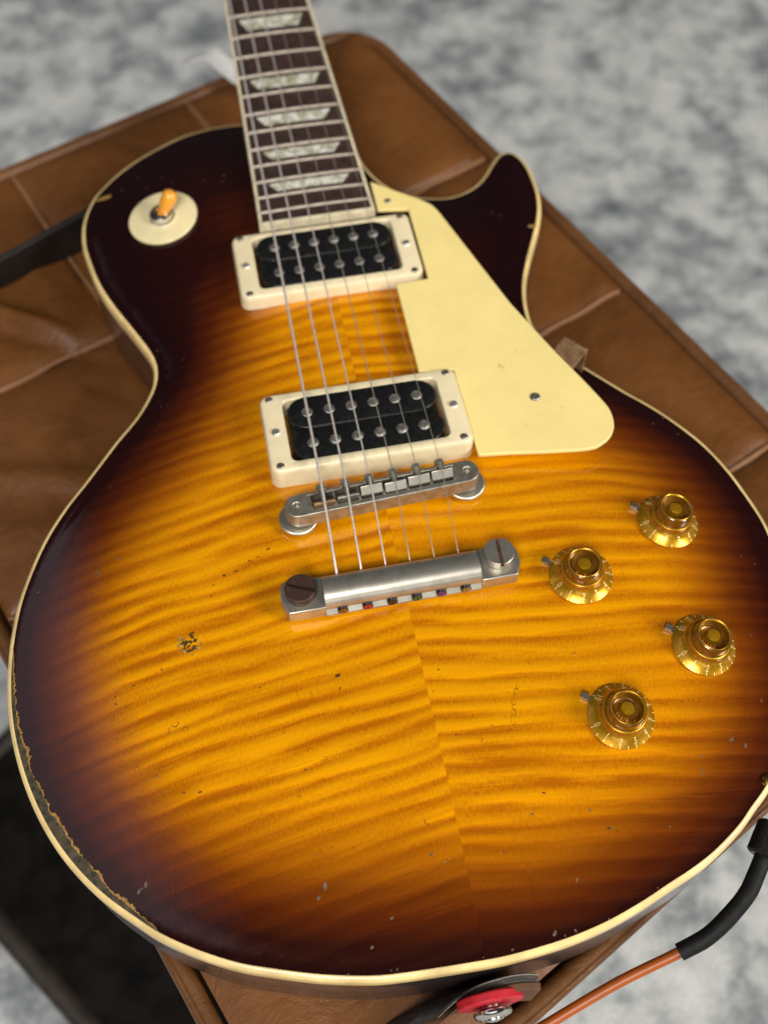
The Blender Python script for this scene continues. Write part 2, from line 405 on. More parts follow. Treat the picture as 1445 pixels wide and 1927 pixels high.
for n in NL[1:3]:
    for b_ in range(4): seam(n, UL[b_]+3, n, UL[b_+1]-3)
for u in UL[1:4]:
    for a in range(3): seam(NL[a]+3, u, NL[a+1]-3, u)
# welt round the top edge: two rolls with a dark groove between them
def rrect(n0, n1, u0, u1, r, k=8):
    out = []
    for cn, cu, a0 in ((n1-r, u1-r, 0), (n0+r, u1-r, 90), (n0+r, u0+r, 180), (n1-r, u0+r, 270)):
        for i in range(k+1):
            a = math.radians(a0+90*i/k); out.append((cn+r*math.cos(a), cu+r*math.sin(a)))
    return out
def dense(poly, step=9):
    out = []
    for i, p in enumerate(poly):
        q = poly[(i+1) % len(poly)]; L = math.hypot(q[0]-p[0], q[1]-p[1]); m_ = max(1, int(L/step))
        out += [(p[0]+(q[0]-p[0])*k/m_, p[1]+(q[1]-p[1])*k/m_) for k in range(m_)]
    return out
def loop_sweep(poly, sect):
    rs = []; N = len(poly)
    for i in range(N):
        p0, p1 = poly[i-1], poly[(i+1) % N]
        tx, ty = p1[0]-p0[0], p1[1]-p0[1]; L = math.hypot(tx, ty) or 1; nx_, ny_ = ty/L, -tx/L
        rs.append([(*nu(poly[i][0]+nx_*d, poly[i][1]+ny_*d), z) for d, z in sect])
    return rs
edge = dense(rrect(-161, 213, -351, 189, 26))
def circ(cx, cz, r, k=10): return [(cx+r*math.cos(2*math.pi*i/k), cz+r*math.sin(2*math.pi*i/k)) for i in range(k)]
MB().rings(loop_sweep(edge, [(4.9+4.5*f_*math.cos(a_), OZ-5.2+4.5*f_*math.sin(a_)) for a_, f_ in ((2*math.pi*i/36, 1-.20*math.exp(-((i*10-62)/9)**2)) for i in range(36))]), True).build('piping', WELT, ot)
sd = [(1.5, OZ-8), (6.5, OZ-9), (7.0, OZ-16), (5.5, OZ-30), (2, OZ-46), (-3, OZ-58), (-30, OZ-62)]
MB().rings([list(r) for r in zip(*loop_sweep(edge, sd))]).build('side_panel', LEATHS, ot)
for (n, u) in ((-120, -310), (175, -310), (-120, 150), (175, 150)):
    p = nu(n, u)
    MB().lathe([(9, FZ+3), (14, OZ-59)], 20, o=(p[0], p[1], 0), cap0=True, cap1=True).build('leg', CASEM, ot)

# dark case on the rug at the left of the ottoman
cp = (-190, -70)
cs = empty('dark_case', (cp[0], cp[1], FZ+4), None, 'low black case with brown edge lying on the rug left of the ottoman', 'case')
pl = [(.595*b_+.804*a, -.804*b_+.595*a) for a, b_ in rrect(-250, -95, -234, 125, 22)]
MB().prism(pl, FZ+4, -400).build('lid', CASEM, cs, bevel=5, seg=3)
CE = dense(pl, 15); rs = []
for i in range(len(CE)):
    p0, p1 = CE[i-1], CE[(i+1) % len(CE)]; tx, ty = p1[0]-p0[0], p1[1]-p0[1]; L = math.hypot(tx, ty) or 1; sg_ = -1 if sum(CE[k-1][0]*CE[k][1]-CE[k][0]*CE[k-1][1] for k in range(len(CE))) < 0 else 1
    rs.append([(CE[i][0]+sg_*ty/L*d, CE[i][1]-sg_*tx/L*d, z) for d, z in circ(-1, -405, 8.5, 14)])
MB().rings(rs, True).build('edge_band', CASEB, cs)

# ------------------------------------------------------------------ guitar outline (mm, strings run along +y)
LEFT = [(-29.2,266.4),(-35,266.8),(-47.6,266),(-61.3,262.9),(-75,256.5),(-87,249.4),(-97.8,241),(-106.2,232.4),(-112.4,224.6),(-117.2,214.3),(-120,204.3),(-120.7,194.8),(-120.4,186.1),(-118.5,175.5),(-116,163.7),(-112.4,152.9),(-107.7,141.8),(-103,132.1),(-97.9,121.2),(-93.9,112.1),(-91.9,104.7),(-92,97.9),(-93.2,92.3),(-96.3,85.6),(-100.9,77.9),(-106.1,71.2),(-112.7,63.7),(-119.9,54.4),(-128.9,42.8),(-135.3,35.1),(-140.9,27.3),(-145.7,19.7),(-149.7,12),(-153.3,3.9),(-156.6,-4.6),(-159.4,-13.2),(-161.6,-23.1),(-162.9,-30.5),(-164.2,-43.5),(-164.4,-51),(-164.4,-57.8),(-163.9,-65.2),(-163,-72.8),(-160.6,-84.9),(-157.3,-96.6),(-152.8,-108.4),(-147,-120),(-139.4,-131.6),(-131.4,-141.2),(-123,-149.3),(-113.9,-157.5),(-104.6,-163.9),(-95.3,-169.3),(-86,-173.9),(-76.8,-177.3),(-58,-183.3)]
BOT = [(-40,-187.3),(-30.1,-188.4),(-20.2,-189),(-6.7,-189.6),(6.7,-190),(20.4,-189.4),(34.3,-188),(48.9,-185.2),(63.4,-180.9),(74,-177),(84.8,-173.2),(95.6,-168.4),(108.2,-160.8),(115.8,-154.6),(122,-150)]
RGT = [(134,-138.5),(143,-126.5),(150.5,-112),(156.5,-98),(161,-82),(164,-65),(165.6,-50),(165.6,-36),(164.6,-28.4),(162.6,-18.5),(159.2,-5),(153.4,10),(145.3,23.7),(136.2,36),(126.5,46.8),(116.9,58.4),(110.3,66.3),(99.6,77.2),(96.5,84.4),(94,93.4),(94,103),(95.6,113.6),(98.6,123.8),(103.8,136.1),(110.3,149.6),(115.7,161.3),(119.1,171.7),(120.8,181.4),(121.1,192.4),(120.4,203),(117.6,211.7),(114,216.1),(110,216.8),(104.6,213.6),(99.2,207),(94.2,200.1),(87.1,193.4),(77.1,189.1),(67.5,188.9),(56.2,192.1),(47,197.8),(39.1,207.3),(34.1,218.7),(32.1,226),(30.7,235.7)]
TOPN = [(28,246),(22,257),(10,263),(-10,265.5)]
raw = LEFT + BOT + RGT + TOPN
OUT = np.array(crom(raw, 1.6, True))
for _ in range(3): OUT = .25*np.roll(OUT,1,0)+.5*OUT+.25*np.roll(OUT,-1,0)
seglen = np.linalg.norm(np.roll(OUT,-1,0)-OUT, axis=1); cum = np.concatenate([[0], np.cumsum(seglen)]); NP_ = 620
tt = np.linspace(0, cum[-1], NP_, endpoint=False); OC = np.vstack([OUT, OUT[:1]])
OUT = np.stack([np.interp(tt, cum, OC[:,0]), np.interp(tt, cum, OC[:,1])], 1)
tan = np.roll(OUT,-2,0)-np.roll(OUT,2,0); tan /= np.linalg.norm(tan, axis=1)[:,None]
NIN = np.stack([-tan[:,1], tan[:,0]], 1)          # runs counter-clockwise -> left of travel is inside
area2 = np.sum(OUT[:,0]*np.roll(OUT[:,1],-1)-np.roll(OUT[:,0],-1)*OUT[:,1])
if area2 < 0: NIN = -NIN
def inset(d): return OUT + NIN*d
def dist_out(P):
    a = OUT; d_ = np.roll(OUT,-1,0)-OUT; L2 = (d_**2).sum(1); res = np.empty(len(P))
    for s in range(0, len(P), 2000):
        p = P[s:s+2000]; w_ = p[:,None,:]-a[None]; t = np.clip((w_*d_[None]).sum(2)/L2, 0, 1)
        res[s:s+2000] = np.sqrt(((w_-t[...,None]*d_)**2).sum(2).min(1))
    return res
def inside(P):
    x, y = P[:,0], P[:,1]; c = np.zeros(len(P), bool); x1, y1 = OUT[:,0], OUT[:,1]; x2, y2 = np.roll(x1,-1), np.roll(y1,-1)
    for k in range(len(OUT)):
        m_ = (y1[k] > y) != (y2[k] > y)
        c ^= m_ & (x < (x2[k]-x1[k])*(y-y1[k])/((y2[k]-y1[k]) or 1e-9)+x1[k])
    return c
G0x, G0y, GS = -176.0, -202.0, 2.0
gx = np.arange(G0x, 178, GS); gy = np.arange(G0y, 280, GS)
GX, GY = np.meshgrid(gx, gy); GP = np.stack([GX.ravel(), GY.ravel()], 1)
GD = dist_out(GP); GI = inside(GP)
RIM = -11.4
def prof(d):
    s = np.clip((d-3)/78, 0, 1); return RIM*(1-s)**1.8
GZ = np.where(GI, prof(GD), RIM).reshape(GX.shape)
def blur(A, sig):
    k = int(3*sig); w_ = np.exp(-.5*(np.arange(-k,k+1)/sig)**2); w_ /= w_.sum()
    A = np.apply_along_axis(lambda r: np.convolve(np.pad(r, k, 'edge'), w_, 'valid'), 1, A)
    return np.apply_along_axis(lambda r: np.convolve(np.pad(r, k, 'edge'), w_, 'valid'), 0, A)
GZ = blur(GZ, 3.0)
DB = blur(np.where(GI, GD, -GD).reshape(GX.shape), 3.5)
def samp(A, x, y):
    fx = np.clip((np.asarray(x, float)-G0x)/GS, 0, A.shape[1]-1.001); fy = np.clip((np.asarray(y, float)-G0y)/GS, 0, A.shape[0]-1.001)
    i, j = fx.astype(int), fy.astype(int); u, v = fx-i, fy-j
    return A[j,i]*(1-u)*(1-v)+A[j,i+1]*u*(1-v)+A[j+1,i]*(1-u)*v+A[j+1,i+1]*u*v
def zs(x, y): return float(samp(GZ, x, y))

guitar = empty('electric_guitar', (0, 0, -61), None, 'worn sunburst single-cutaway electric guitar lying face up on the leather ottoman', 'electric guitar')
# carved maple top
tin = inset(2.2)
P = [tuple(p) for p in tin]; ne = len(P)
ring2 = np.vstack([inset(3.2)[::2], inset(4.6)[1::2]]); ring3 = inset(6.6)[::2]
hx = []
st = 3.0
for j in range(int(480/(st*.866))):
    for i in range(int(350/st)):
        hx.append((-174+i*st+(j % 2)*st/2, -200+j*st*.866))
hx = np.array(hx); hx = hx[inside(hx)]; hx = hx[dist_out(hx) > 8.4]
extra = np.vstack([ring2, ring3, hx])
allp = [Vector((p[0], p[1])) for p in P] + [Vector((p[0], p[1])) for p in extra]
vo, eo, fo, _, _, _ = geometry.delaunay_2d_cdt(allp, [], [list(range(ne))], 1, 1e-5)
V2 = np.array([(p.x, p.y) for p in vo])
D2 = dist_out(V2)
Z2 = np.where(D2 < 3.2, RIM+.05, samp(GZ, V2[:,0], V2[:,1])); Z2 = np.where((D2 >= 3.2) & (D2 < 8), RIM+.05+(Z2-RIM-.05)*(D2-3.2)/4.8, Z2)
top = MB().add([(a, b_, c) for (a, b_), c in zip(V2, Z2)], [tuple(f) for f in fo])
topo = top.build('maple_top', MAPLE, guitar, loc=(0,0,0), smooth=60)
def sstep(a, b_, x): t = np.clip((x-a)/(b_-a), 0, 1); return t*t*(3-2*t)
bd = samp(DB, V2[:,0], V2[:,1])
bd = np.maximum(bd, 0)
hor = 12*sstep(60, 130, V2[:,1])+10*sstep(60, 110, V2[:,0])*sstep(30, 100, V2[:,1])
hor += -8*sstep(60, 120, -V2[:,1])*sstep(-40, 50, V2[:,0]) - 7*sstep(60, 130, -V2[:,0])*sstep(-60, 60, -V2[:,1])*sstep(20, 60, bd)
bv = np.clip((bd-hor)/75.0, 0, 1)*(1-.76*sstep(108, 172, V2[:,1]+.12*np.abs(V2[:,0])))
att = topo.data.attributes.new('burst', 'FLOAT', 'POINT'); att.data.foreach_set('value', bv.astype(np.float32))

# body side and back, binding
def loopring(d, z): q = inset(d); return [(a, b_, z) for a, b_ in q]
MB().rings([loopring(2.6, RIM-4), loopring(2.0, RIM-6.6), loopring(.25, RIM-6.9), loopring(.2, -54), loopring(1.2, -58), loopring(4.5, -60.6)], cap1=True).build('body_side', SIDE, guitar, smooth=50)
bs = [(.0, RIM-6.8), (.0, RIM-2.6), (.12, RIM-1.7), (.42, RIM-.95), (.9, RIM-.4), (1.5, RIM-.05), (2.2, RIM+.08), (2.2, RIM-6.8)]
MB().rings([loopring(d, z) for d, z in bs], closed=True).build('binding', BIND, guitar, smooth=50)

# worn strip inside the binding, lower left
nearest = lambda x, y: int(np.argmin((OUT[:,0]-x)**2+(OUT[:,1]-y)**2))
ia, ib = nearest(-163, -31), nearest(-113.0, -158)
if ia > ib: ia, ib = ib, ia
inn, mid, out = [], [], []
rnd = random.Random(3)
idx = list(range(ia, ib+1)); sub = []
for k in idx:
    for h in (0, .34, .67): sub.append(k+h)
wprev = 0
for q, k in enumerate(sub):
    k0 = int(k); h = k-k0
    p = OUT[k0 % NP_]*(1-h)+OUT[(k0+1) % NP_]*h; nn = NIN[k0 % NP_]
    t = q/(len(sub)-1)
    if OUT[ia][1] < OUT[ib][1]: t = 1-t
    wd = 3.6*(min(1, t/.55)**.9)*(min(1, (1-t)/.30)**.9)
    wprev = .55*wprev+.45*rnd.uniform(-1, 1)
    wo = max(.05, wd*(1+.10*math.sin(q*.23))+wprev*.75*min(1, wd))
    fr = wo+max(.03, .45+.35*math.sin(q*.31)+.3*math.sin(q*.117+1)+.9*rnd.random()*rnd.random()+.3*wprev)*min(1, wd*.8)
    zz = lambda d: (RIM+.05 if d < 3.2 else RIM+.05+(zs(*(p+nn*d))-RIM-.05)*min(1, (d-3.2)/4.8))
    inn.append((*(p+nn*2.15), zz(2.15)+.10)); mid.append((*(p+nn*(2.2+wo)), zz(2.2+wo)+.14)); out.append((*(p+nn*(2.2+fr)), zz(2.2+fr)+.10))
n_ = len(inn)
MB().add(inn+mid, [(i, i+1, n_+i+1, n_+i) for i in range(n_-1)]).build('bare_wood_strip', BARE, topo, smooth=60)
MB().add([(a, b_, c+.05) for a, b_, c in mid]+out, [(i, i+1, n_+i+1, n_+i) for i in range(n_-1)]).build('flaked_lacquer', FRINGE, topo, smooth=60)

# dings and chips, placed on the top (guitar mm)
def px(u, v, z=0.0):     # reads a spot of the photograph as a point on the carved top
    Rm = np.array(RR); Cc = np.array([-47.933, -251.191, 417.815])
    d_ = np.array([(u-722.5)/2132.354, -(v-963.5)/2132.354, -1.0]) @ Rm
    for _ in range(4):
        p = Cc+d_*((z-Cc[2])/d_[2]); z = zs(p[0], p[1])
    return p
def blob(mb_, p, r, asp=1.0, ang=0.0, inner=0.0, k=9, rg=random):
    c_, s_ = math.cos(ang), math.sin(ang); rr = [r*rg.uniform(.72, 1.2) for _ in range(k)]
    def pt(i, f, dz):
        a = 2*math.pi*i/k; x = rr[i]*f*math.cos(a)*asp; y = rr[i]*f*math.sin(a)
        X, Y = p[0]+x*c_-y*s_, p[1]+x*s_+y*c_; return (X, Y, zs(X, Y)+dz)
    if inner:
        st_ = rg.randrange(k); m_ = int(k*rg.uniform(.55, .95))
        q_ = [(st_+i) % k for i in range(m_+1)]
        mb_.add([pt(i, 1, .05) for i in q_]+[pt(i, 1-(1-inner)*math.sin(math.pi*(a_+.3)/(m_+.6)), .09) for a_, i in enumerate(q_)], [(i, i+1, m_+2+i, m_+1+i) for i in range(m_)])
    else:
        mb_.add([pt(i, 1, .06) for i in range(k)]+[(p[0], p[1], zs(p[0], p[1])+.09)], [(i, (i+1) % k, k) for i in range(k)])
ringm, darkm, palem, barem = MB(), MB(), MB(), MB()
for u, v, r in ((330,1363,1.5),(322,1375,1.3),(350,1372,1.3),(229,1442,1.1),(258,1447,1.1),(306,1446,1.1),(300,1458,1.2),(180,1202,1.2),(308,1232,1.2),(538,1378,.8),(583,1412,.9),(612,1427,.9),(563,1500,.8),(598,1602,1.5),(625,1596,.8),(624,1618,.8),(666,1597,.8),(565,1636,.9),(690,1334,.9),(817,1302,.7),(925,1367,.8),(905,1392,.7),(845,1462,.8),(838,1488,.8),(924,1472,.8),(904,1475,.7),(804,1545,1.3),(840,1618,1.2),(945,1602,.9),(968,1475,.8),(270,1490,.8),(346,1490,.8),(220,1392,.8),(212,1353,1.0),(640,1332,.7),(1080,1230,.8),(995,1246,.7),(930,1240,.9)):
    blob(ringm, px(u, v), r*rnd.uniform(.85,1.05), 1, 0, .68, 14, rnd)  # real dents; the partial dark arcs paint their shaded side
for q in range(9):                                      # the long scuff right of centre
    t = q/8; blob(ringm, px(972-10*t+rnd.uniform(-2,2), 1292+78*t), rnd.uniform(.8,1.15), 1.5, 1.45, .78, 12, rnd)
for u, v, r, a_ in ((635,1271,1.0,1.6),(575,1448,.55,1),(422,1083,.75,1.3),(445,1075,.55,1.6),(505,1033,.6,2.4),(485,1048,.4,2),(470,1055,.4,2),(1023,1492,.5,1.8),(1145,1558,.8,1.2),(825,1260,.5,1),(305,1260,.5,1),(218,1325,.6,1),(217,1312,.4,1),(252,1290,.5,1),(489,1294,.4,1),(398,1122,.5,1),(402,1101,.5,1),(640,1295,.3,4),(858,1382,.5,1),(1160,1563,.5,1),(347,1492,.5,1),(377,1491,.5,2)):
    blob(darkm, px(u, v), r*.8, a_, rnd.uniform(-.5, .5)+(1.5 if a_ > 3 else 0), 0, 9, rnd)
for q in range(26):                                     # chipped patch left of the tailpiece
    an = rnd.uniform(0, 6.28); rr_ = 24*math.sqrt(rnd.random())
    blob(darkm if q % 3 else barem, px(358+rr_*math.cos(an), 1208+rr_*.85*math.sin(an)), rnd.uniform(.3, .85), rnd.uniform(1, 2.2), rnd.uniform(0, 3), 0, 8, rnd)
for q in range(14): blob(barem, px(358+rnd.uniform(-22, 18), 1224+rnd.uniform(-6, 10)), rnd.uniform(.2,.5), 1.4, 1.2, 0, 6, rnd)
for u, v, r, a_ in ((275,1665,.9,2.4),(262,1678,.8,2.2),(268,1672,.5,2),(612,1667,1.2,2.2),(600,1690,.8,2),(1001,1532,.8,1.2),(812,1608,.9,1.1),(1110,1525,.8,1.3),(1260,1555,.6,1),(1043,1757,1.0,2.2),(1085,1656,.8,1.8),(1319,1423,.7,1.6),(1320,1449,.6,1.2),(1322,1458,.6,1.5),(1376,1391,1.0,2.4),(1402,1403,.8,2),(1432,1319,.7,2),(186,1077,.8,3.2),(222,1051,.7,2),(120,1116,.4,1),(73,1115,.6,1.8),(158,1116,.4,1),(252,1114,.4,1),(208,916,.6,1),(170,1005,.3,1),(737,1848-120,.7,1.8),(700,1783,.7,2),(1230,962,.6,1.8),(1393,1047,.6,1.3),(1419,1061,.5,1.5),(1338,1080,.5,1.5),(1371,1077,.35,1),(1413,1195,.6,1.2),(1228,797,.6,1),(1275,817,.7,1),(1247,787,.5,2),(296,660,.5,1),(345,677,.5,1),(304,766,.5,1),(316,764,.5,1),(298,755,.5,1),(391,765,.5,1),(372,867,.5,1),(340,905,.5,1),(302,798,.5,1),(460,655,.8,1),(473,648,.7,1),(470,680,.7,1),(465,668,.6,1),(479,712,.6,1),(432,715,.7,1),(421,330,.9,1),(385,340,.8,1),(418,342,.8,1),(259,335,.8,1),(230,358,.8,1),(305,333,.7,1),(326,345,.7,1),(276,355,.7,1),(925,400,.6,1),(941,405,.6,1),(1265,1690,.4,1)):
    blob(palem, px(u, v), r*.6, a_, rnd.uniform(-.4, .4)+1.0, 0, 8, rnd)
for u, v, r in ((196,373,1.7),(203,371,1.1),(1002,426,1.2)): blob(barem, px(u, v), r, 2.3, .15, 0, 9, rnd)
for q in range(9):                                      # nicks along the lower binding
    k0 = nearest(-60+rnd.random()*150, -186); p_ = OUT[k0]+NIN[k0]*rnd.uniform(2.5, 3.6)
    blob(palem, (p_[0], p_[1]), rnd.uniform(.2, .5), rnd.uniform(1, 2), rnd.uniform(0, 3), 0, 7, rnd)
for mb_, nm, mt in ((barem, 'bare_chip', simple('bare_chip_wood', (.42,.26,.06), .6, var=.3, scale=600)), (ringm, 'dent_scuff_shade', DINGR), (darkm, 'dark_chip', DINGD), (palem, 'pale_chip', DINGP)):
    tag(mb_.build(nm, mt, topo, smooth=0, fix=False), kind='stuff')
# little brass screw near the right rim
gs = (123.5, -144.5); z_ = zs(*gs)
MB().lathe([(2.0, z_-.5), (2.1, z_+.6), (1.5, z_+1.3), (.3, z_+1.6)], 20, o=(*gs, 0), cap1=True).build('rim_screw', simple('brass_screw', (.45,.30,.06), .3, 1.0, var=.2, scale=800), guitar)

# ------------------------------------------------------------------ neck
def fb(y): return 29.5-.0290*(y-168), -.3-.0065*(y-168), 7.3+.007*(y-176)        # half width, centre, top height
neck = MB(); ysn = np.linspace(236, 630, 24); rs = []
for y in ysn:
    h, c_, zt = fb(y); h -= .4; ring = [(c_+h, y, zt-6.0)]
    dep = 17+8*max(0, (290-y)/54)
    for i in range(1, 12):
        a = math.pi*i/12; ring.append((c_+h*math.cos(a), y, zt-6.0-dep*math.sin(a)**.8))
    ring.append((c_-h, y, zt-6.0)); rs.append(ring)
neck.rings(rs, cap0=True, cap1=True).build('neck', NECKM, guitar)
h0, c0, z0 = fb(169)
MB().add([(c0-h0+1, 171, -16), (c0+h0-1, 171, -16), (26, 262, -16), (-28, 262, -16), (c0-h0+1, 171, z0-6.1), (c0+h0-1, 171, z0-6.1), (25.4, 262, z0-5.6), (-27.6, 262, z0-5.6)], [(0,1,2,3),(4,5,6,7),(0,1,5,4),(1,2,6,5),(2,3,7,6),(3,0,4,7)]).build('neck_tenon', SIDE, guitar)
board = MB(); rs = []
for y in np.linspace(169.8, 630, 30):
    h, c_, zt = fb(y); h -= 1.7; ring = []
    for i in range(9):
        s = i/4-1; ring.append((c_+h*s, y, zt-.75*s*s))
    rs.append(ring+[(c_+h, y, zt-6), (c_-h, y, zt-6)])
bo = board.rings(rs, cap0=True, cap1=True).build('fretboard', ROSE, guitar)
for sg in (-1, 1):
    rs = []
    for y in np.linspace(168.2, 630, 30):
        h, c_, zt = fb(y); a, b_ = h, h-1.65
        rs.append([(c_+sg*b_, y, zt-.72), (c_+sg*(a-.4), y, zt-.78), (c_+sg*a, y, zt-1.2), (c_+sg*a, y, zt-6.05), (c_+sg*b_, y, zt-6.05)])
    MB().rings(rs, cap0=True, cap1=True).build('board_binding', FBIND, bo)
MB().box(c0-h0+1.7, c0+h0-1.7, 168.2, 169.75, z0-6, z0-.35).build('board_binding', FBIND, bo, bevel=.3)
for n in range(1, 23):
    y = 628*2**(-n/12); h, c_, zt = fb(y); h -= .8
    rs = []
    for i in range(13):
        s = i/6-1; zc = zt-.75*s*s*(h/(h+.9))**2
        e = .55 if abs(s) == 1 else 1
        rs.append([(h*s*(1 if e == 1 else 1), dy*e, zc-zt+dz*e) for dy, dz in ((-1.1,-.15),(-.9,.6),(-.4,1.0),(.4,1.0),(.9,.6),(1.1,-.15))])
    MB().rings(rs, cap0=True, cap1=True).build('fret', FRET, bo, loc=(c_, y, zt), smooth=60)
for n in (3, 5, 7, 9, 12, 15, 17, 19, 21):
    ya, yb = 628*2**(-n/12), 628*2**(-(n-1)/12); g = yb-ya; y0, y1 = ya+.26*g, yb-.22*g
    h, c_, zt = fb((ya+yb)/2); wtop, wbot = h*.73, h*.58
    rs = []
    for i in range(9):
        s = i/4-1
        xa, xb = wbot*s, wtop*s
        rs.append([(c_+xa, y0, zt+.06-.75*(xa/h)**2), (c_+xb, y1, zt+.10-.75*(xb/h)**2), (c_+xb, y1, zt-1), (c_+xa, y0, zt-1)])
    MB().rings(rs, cap0=True, cap1=True).build('inlay', PEARL, bo, smooth=20)

# ------------------------------------------------------------------ pickups
def rrpts(hx_, y0, y1, r, k=6):
    out_ = []
    for cx, cy, a0 in ((hx_-r, y1-r, 0), (-hx_+r, y1-r, 90), (-hx_+r, y0+r, 180), (hx_-r, y0+r, 270)):
        for i in range(k+1):
            a = math.radians(a0+90*i/k); out_.append((cx+r*math.cos(a), cy+r*math.sin(a)))
    return out_
slotm = {}
def screw_mesh(name, r, h, slot, mat, ang=0.0, n=24):
    m_ = MB()
    m_.lathe([(r, -2), (r, h*.35), (r*.86, h*.62)], n, cap0=True, cap1=True)
    for sg in (-1, 1):
        pts = []
        a0 = math.asin(min(.95, slot/2/(r*.88)))
        for i in range(13):
            a = a0+(math.pi-2*a0)*i/12; pts.append((r*.86*math.cos(a), sg*r*.86*math.sin(a)))
        if sg < 0: pts = pts[::-1]
        pts = [(p[0]*math.cos(ang)-p[1]*math.sin(ang), p[0]*math.sin(ang)+p[1]*math.cos(ang)) for p in pts]
        k = len(pts)
        m_.add([(p[0], p[1], h*.62) for p in pts]+[(p[0]*.86, p[1]*.86, h) for p in pts], [tuple(range(k, 2*k))]+[(i, (i+1) % k, k+(i+1) % k, k+i) for i in range(k)])
    return m_.mesh(name, mat, 40)
def pickup(yc, ya, yb, zt_n, zt_s, ztop, screws_north, inner):
    pu = empty('pickup', (0, yc, zs(0, yc)), guitar)
    ztop_f = lambda y: zt_s+(zt_n-zt_s)*(y-ya)/(yb-ya)
    rs = []
    for d, dz in ((-.6, None), (-.3, -2.6), (0, -.9), (.35, -.3), (1.0, 0)):
        pts = rrpts(44.5-d, ya+d, yb-d, 4.2-d*.5)
        rs.append([(p[0], p[1], (-1.2 if dz is None else ztop_f(p[1])+dz)) for p in pts])
    i0, i1 = inner
    for d, dz in ((.4, 0), (0, -.35), (-.1, -1.2), (-.1, None)):
        pts = rrpts(35.1+d, i0-d, i1+d, 3.0+d)
        rs.append([(p[0], p[1], (-1.2 if dz is None else ztop_f(p[1])+dz)) for p in pts])
    MB().rings(rs, closed=True).build('pickup_ring', CREAM, pu, smooth=40)
    MB().prism(rrpts(33.4, i0+1.2, i1-1.2, 2), -1.5, ztop-4.5).build('base_plate', PIT, pu)
    gap = .12; half = 8.4; ym = (i0+i1)/2
    for sg in (-1, 1):
        yb_ = ym+sg*(half+gap)
        pts = []
        for cx, a0 in ((33.4-half, -90), (-33.4+half, 90)):
            for i in range(17):
                a = math.radians(a0+180*i/16); pts.append((cx+half*math.cos(a), half*math.sin(a)))
        bm_ = MB()
        rs = [[(p[0]*(1-.0), p[1], -7) for p in pts]]
        for f, z in ((1.0, -.55), (.99, -.15), (.96, 0)):
            rs.append([(p[0]-(p[0]/abs(p[0]))*half*(1-f)*.9 if abs(p[0]) > 1 else p[0], p[1]*f, z) for p in pts])
        bm_.rings(rs, cap0=True, cap1=True)
        bm_.build('bobbin', BOB, pu, loc=(0, yb_, ztop), smooth=50)
    MB().box(-25.5, 25.5, ym-.13, ym+.13, ztop-2, ztop-.28).build('gap_highlight', GAPLINE, pu)  # pale line painted in as the edge highlight of the bobbin gap
    ys_, yl_ = (ym+8.3, ym-8.3) if screws_north else (ym-8.3, ym+8.3)
    rg = random.Random(int(yc))
    for i in range(6):
        a = rg.uniform(.5, 1.4)
        link('pole_screw', screw_mesh('pole_screw', 2.55, 1.0, .9, POLE, a), pu, (-24.7+9.88*i, ys_, ztop))
        MB().lathe([(2.45, -2), (2.45, .35), (2.2, .55)], 24, cap0=True, cap1=True).build('slug', POLE, pu, loc=(-24.7+9.88*i, yl_, ztop))
    for sx in (-1, 1):
        for sy in (-1, 1):
            y = yc+sy*18.6; zt = ztop_f(y)
            link('ring_screw', screw_mesh('ring_screw', 1.75, .5, .6, DARKMET, rg.uniform(0, 3)), pu, (sx*40.3, y, zt))
        link('height_screw', screw_mesh('height_screw', 1.9, 1.15, .55, SCREW, rg.uniform(0, 3)), pu, (sx*39.8, yc-.2, ztop_f(yc)))
    return pu
pickup(38.4, 17.0, 59.8, 9.9, 12.0, 10.6, False, (21.4, 55.4))
pickup(142.3, 121.2, 163.4, 6.2, 6.8, 6.6, True, (126.0, 160.2))

# ------------------------------------------------------------------ pickguard
PG = [(30.2,167),(30.3,187.6),(38.4,181),(47.5,174.2),(53.6,169.3),(57.9,164.8),(60.5,158.8),(80.5,94.3),(93.5,61.8),(101.2,44.6),(106.4,32),(108.6,25),(108.3,17.6),(105.4,11.7),(100.2,8.0),(93.4,6.4),(75,8.4),(59.3,10.8),(45.3,12.4),(45.2,60.4),(29.2,62.2),(29.4,116.4),(45.4,117.0),(45.6,164.6)]
PG = PG[:9]+[tuple(p) for p in crom(PG[9:17], 1.5)]+PG[17:]      # rounded lower corner
PG = PG[:2]+[tuple(p) for p in crom(PG[2:7], 2.0)]+PG[7:]
gd = MB(); gd.prism(PG, 4.9, 7.1)
go = gd.build('pickguard', GUARD, guitar, smooth=30, bevel=.5, seg=3)
for (x, y, r) in ((36.3, 171.9, 1.7), (77.6, 38.0, 2.4)):
    link('guard_screw', screw_mesh('guard_screw', r, .7, .7, DARKMET, .6), go, (x, y, 7.1))
sk = MB(); rk = random.Random(5)
for (x, y, r) in ((66.5,58.2,.5),(67.6,57.0,.35),(65.9,59.3,.3),(76,66,.25),(58,98,.25),(88,30,.3),(52,140,.25),(70,24,.2),(62,44,.22)):
    n_k = 8; rr = [r*rk.uniform(.6,1.3) for _ in range(n_k)]
    sk.add([(x+rr[i]*1.3*math.cos(2*math.pi*i/n_k), y+rr[i]*math.sin(2*math.pi*i/n_k), 7.115) for i in range(n_k)], [tuple(range(n_k))])
tag(sk.build('stain_speck', simple('guard_stain', (.42,.24,.07), .5), go, smooth=0, fix=False), kind='stuff')
